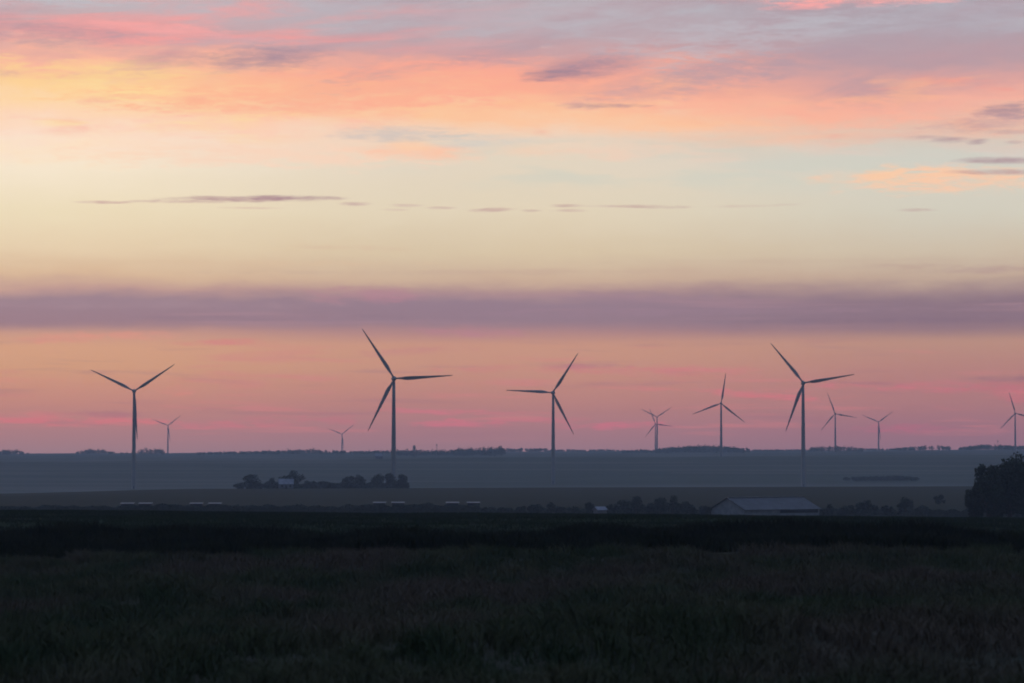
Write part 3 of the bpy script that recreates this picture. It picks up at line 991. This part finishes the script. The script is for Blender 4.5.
CL = [
    # broad soft veils
    (60, 84, 150, 20, (255, 212, 150), .7, 1.2, 0), (60, 155, 120, 16, (254, 230, 196), .5, 1.2, 0), (320, 108, 170, 13, (253, 176, 150), .6, 1.0, .02), (250, 128, 150, 12, (254, 205, 182), .6, 1.0, 0), (430, 84, 230, 20, (253, 172, 148), .7, 1.2, .05), (250, 96, 150, 14, (254, 186, 150), .6, 1.3, .03),
    (760, 112, 210, 13, (253, 180, 156), .7, 1.2, -.05), (610, 122, 170, 10, (254, 198, 160), .7, 1.2, -.03), (250, 158, 190, 12, (253, 212, 186), .6, 1.2, 0),
    (730, 42, 150, 20, (192, 188, 196), .6, 1.2, .12), (560, 22, 120, 16, (190, 182, 190), .5, 1.2, .05), (950, 22, 110, 18, (184, 178, 188), .5, 1.2, 0), (30, 6, 120, 8, (190, 192, 199), .7, 1.2, 0), (330, 12, 110, 9, (186, 180, 189), .5, 1.2, 0), (240, 44, 120, 7, (192, 172, 180), .5, 1.2, -.03),
    # shaded clouds and bright puffs
    (268, 60, 68, 12, (168, 142, 156), .85, .6, .02), (185, 63, 60, 8, (188, 150, 156), .45, 1.0, 0), (60, 40, 95, 12, (180, 150, 160), .6, .9, 0),
    (150, 32, 95, 5.5, (250, 170, 166), .75, 1.0, -.06), (460, 16, 60, 6, (204, 170, 178), .4, 1.0, 0),
    (590, 68, 60, 12, (160, 134, 152), .9, .45, .10), (552, 76, 34, 6, (152, 130, 148), .7, .5, .12), (606, 106.5, 50, 2.6, (168, 138, 150), .7, .5, 0),
    (690, 82, 120, 15, (190, 160, 166), .5, .9, .16), (800, 62, 140, 14, (178, 154, 166), .5, .9, .16), (960, 58, 80, 10, (190, 156, 164), .4, .9, .1),
    (850, 2, 115, 8, (255, 170, 166), .95, .8, -.01), (800, 10, 42, 4, (253, 168, 164), .8, .8, 0),
    (420, 152, 66, 8, (254, 198, 168), 1.0, .5, -.03), (410, 145, 26, 8, (254, 208, 172), .9, .6, 0), (478, 141, 56, 7, (210, 206, 198), .75, .8, 0), (395, 135, 70, 8, (206, 196, 190), .8, .8, 0),
    (610, 154, 70, 7, (240, 208, 186), .8, .9, 0), (530, 150, 46, 6, (241, 208, 182), .7, .9, 0),
    (945, 183, 122, 13, (249, 202, 170), .95, .8, 0), (888, 179, 34, 10, (251, 204, 168), .9, .8, 0), (944, 176, 28, 8, (252, 203, 168), .8, .8, 0),
    (1000, 165, 48, 3.6, (170, 138, 148), .85, .55, -.02), (1000, 176.3, 52, 2.8, (176, 142, 150), .8, .5, -.02),
    (1006, 117, 34, 9, (156, 134, 150), .7, .9, 0), (985, 128, 70, 7, (188, 156, 162), .6, .9, .06), (948, 144, 22, 3.4, (172, 140, 150), .7, .6, 0), (975, 146, 13, 3, (162, 132, 146), .8, .5, .1), (925, 141, 18, 2.4, (188, 158, 160), .6, .6, 0), (1010, 147, 10, 2, (180, 150, 154), .6, .5, 0), (1006, 137, 28, 2.4, (190, 160, 162), .6, .5, 0),
    (250, 200, 98, 3.2, (172, 132, 142), .9, .5, .012), (286, 198.6, 52, 2.6, (158, 120, 138), .7, .45, .0), (180, 203.5, 52, 1.7, (188, 146, 150), .7, .6, 0), (105, 205, 26, 1.7, (198, 158, 156), .75, .7, 0), (255, 209, 30, 1.2, (206, 166, 158), .5, .6, 0),
    (356, 204.5, 15, 2.0, (196, 162, 158), .75, .8, 0), (404, 206, 19, 1.7, (206, 176, 166), .65, .9, 0), (396, 210, 14, 1.2, (208, 178, 166), .55, .8, 0), (441, 208, 15, 1.8, (200, 168, 160), .7, .8, 0), (494, 210, 24, 2.0, (196, 160, 156), .75, .8, .03), (529, 211, 12, 1.8, (190, 156, 152), .75, .7, 0),
    (566, 205.5, 15, 1.8, (196, 164, 158), .75, .8, 0), (571, 211, 18, 1.8, (200, 168, 160), .7, .8, 0), (630, 206.5, 40, 1.6, (198, 166, 160), .7, .8, 0), (664, 207.5, 30, 1.8, (192, 160, 156), .7, .8, 0), (742, 207, 34, 1.4, (206, 182, 168), .5, .9, 0), (790, 206, 20, 1.2, (206, 184, 170), .4, .9, 0), (915, 212.5, 20, 1.8, (196, 170, 162), .65, .7, 0),
    (350, 248, 66, 3.0, (217, 188, 162), .5, 1.0, -.03), (980, 272, 70, 4.0, (182, 153, 148), .6, .9, .02), (900, 268, 70, 2.8, (190, 162, 150), .5, 1.0, 0), (200, 264, 220, 3, (220, 190, 160), .4, 1.0, 0), (500, 272, 260, 3, (198, 168, 152), .4, 1.0, .005), (820, 262, 200, 2.6, (200, 176, 158), .35, 1.0, 0),
    (372, 295, 66, 8, (184, 136, 148), .75, .9, 0), (620, 297, 75, 6, (156, 130, 144), .7, .9, 0), (470, 332, 60, 6, (186, 134, 144), .75, .9, -.03), (150, 306, 190, 4, (170, 142, 150), .5, 1.0, 0), (700, 312, 240, 4, (160, 132, 146), .5, 1.0, .01), (330, 318, 180, 3, (146, 122, 136), .5, 1.0, 0), (900, 322, 160, 3, (134, 112, 128), .45, 1.0, 0),
    # low rosy streaks
    (110, 338, 80, 5, (226, 150, 136), .5, 1.3, .04), (225, 343, 52, 3.2, (212, 138, 134), .75, .9, .04), (60, 421, 120, 4.6, (214, 128, 134), .85, 1.0, -.02), (40, 415, 80, 3.2, (212, 134, 134), .5, 1.0, 0), (105, 414, 50, 3.4, (170, 122, 132), .5, 1.2, 0),
    (180, 391, 18, 5, (216, 142, 134), .5, 1.2, 0), (20, 381, 40, 3, (216, 144, 134), .5, 1.2, 0), (215, 425, 50, 4, (204, 126, 136), .5, 1.2, 0),
    (270, 421, 40, 5, (200, 124, 134), .4, 1.3, 0), (450, 412, 70, 3.0, (206, 128, 138), .7, 1.1, -.03), (455, 424, 60, 4.2, (208, 124, 138), .65, 1.1, 0), (330, 420, 30, 4, (196, 122, 134), .4, 1.2, 0),
    (590, 366, 60, 2.6, (172, 124, 136), .7, 1.0, .03), (560, 369, 130, 4, (202, 132, 134), .55, 1.2, 0), (420, 351, 60, 4, (196, 132, 136), .5, 1.2, .05), (640, 388, 34, 3, (208, 134, 136), .6, 1.1, -.06),
    (690, 372, 90, 6, (204, 130, 134), .5, 1.2, 0), (760, 396, 60, 4, (210, 126, 134), .7, 1.1, -.08), (625, 426, 60, 4, (206, 122, 138), .65, 1.1, 0), (520, 420, 60, 3.0, (202, 124, 136), .5, 1.1, 0),
    (880, 388, 60, 3.6, (204, 124, 134), .65, 1.1, -.05), (870, 384, 40, 2.0, (160, 116, 130), .55, 1.0, -.05), (935, 386, 50, 4.4, (204, 124, 134), .6, 1.1, 0), (1010, 380, 40, 3, (150, 112, 128), .6, 1.0, 0), (1000, 388, 60, 5, (196, 118, 130), .6, 1.1, 0), (905, 429, 60, 4, (190, 114, 134), .5, 1.2, 0), (1020, 396, 30, 7, (204, 118, 130), .5, 1.2, 0),
]
for (x, y, a, b, c, k, fr, tl) in CL:
    west = cloud(west, x, y, a, b, c, k, fr, tl)

# faint rosy and mauve streaking low down, everywhere
s1 = noise(.006, .09, 71.0, 5, .55, .3)
low = mul(sstep(332, 350, EL), sstep(446, 425, EL))
west = cmix(mul(mul(sstep(.54, .68, s1), low), .42), west, srgb(209, 134, 137))
s2 = noise(.005, .10, 77.0, 5, .55, .3)
west = cmix(mul(mul(sstep(.55, .7, s2), low), .3), west, srgb(160, 118, 132))
s3 = noise(.003, .10, 83.0, 5, .55, .2)
west = cmix(mul(mul(sstep(.5, .7, s3), mul(sstep(286, 298, EL), sstep(332, 322, EL))), .5), west, srgb(178, 142, 150))

# the haze in front will dim and cool the low sky, so the glow behind it is deeper: undo that veil
LV = (.13, .145, .20)
path = mt('MINIMUM', mt('DIVIDE', 118.0, mt('MAXIMUM', ELV, .004)), 9700.0)
TR = mt('EXPONENT', mul(path, -HZ_DENS))
sx = N('ShaderNodeSeparateColor'); L(west, sx.inputs[0])
cx = N('ShaderNodeCombineColor')
for i in range(3):
    q = mt('DIVIDE', sub(sx.outputs[i], mul(sub(1.0, TR), LV[i])), TR)
    L(mt('MAXIMUM', q, .01), cx.inputs[i])
west = cx.outputs[0]

# the western half shows the clouds, the rest of the dome is plain dusk sky
f_az = sstep(2.0 * F, .75 * F, mt('ABSOLUTE', AZ))
f_el = sstep(R(75), R(10), ELV)
dome = cmix(mul(f_az, f_el), dusk.outputs[2], west)
# blue light added high overhead, above the frame, to brighten ground and haze
zen = N('ShaderNodeMix'); zen.data_type = 'RGBA'; zen.blend_type = 'ADD'
L(sstep(R(16), R(65), ELV), zen.inputs[0]); L(dome, zen.inputs[6]); zen.inputs[7].default_value = (.36, .48, .78, 1)
dome = zen.outputs[2]
bg = N('ShaderNodeBackground'); bg.inputs['Strength'].default_value = 1.0
L(dome, bg.inputs['Color'])
wo = N('ShaderNodeOutputWorld'); L(bg.outputs[0], wo.inputs['Surface'])
w.cycles.sampling_method = 'MANUAL'; w.cycles.sample_map_resolution = 1024

# ------------------------------------------------------------------ last sun, veiled by the cloud bank
sd = bpy.data.lights.new('sun', 'SUN'); sd.energy = .06; sd.angle = R(6); sd.color = (1, .62, .42)
so = bpy.data.objects.new('sun', sd); COL.objects.link(so)
v = Vector((math.sin(SUN_AZ) * math.cos(SUN_EL), math.cos(SUN_AZ) * math.cos(SUN_EL), math.sin(SUN_EL)))
so.rotation_euler = v.to_track_quat('Z', 'Y').to_euler()

# ------------------------------------------------------------------ render
vs = sc.view_settings
sc.display_settings.display_device = 'sRGB'
vs.view_transform = 'Standard'; vs.look = 'None'; vs.exposure = 0; vs.gamma = 1; vs.use_curve_mapping = False
sc.render.engine = 'CYCLES'
sc.cycles.use_denoising = True
sc.cycles.max_bounces = 6; sc.cycles.diffuse_bounces = 2; sc.cycles.volume_bounces = 0
sc.cycles.use_adaptive_sampling = True; sc.cycles.adaptive_threshold = .02; sc.cycles.adaptive_min_samples = 16
sc.cycles.filter_width = 1.9
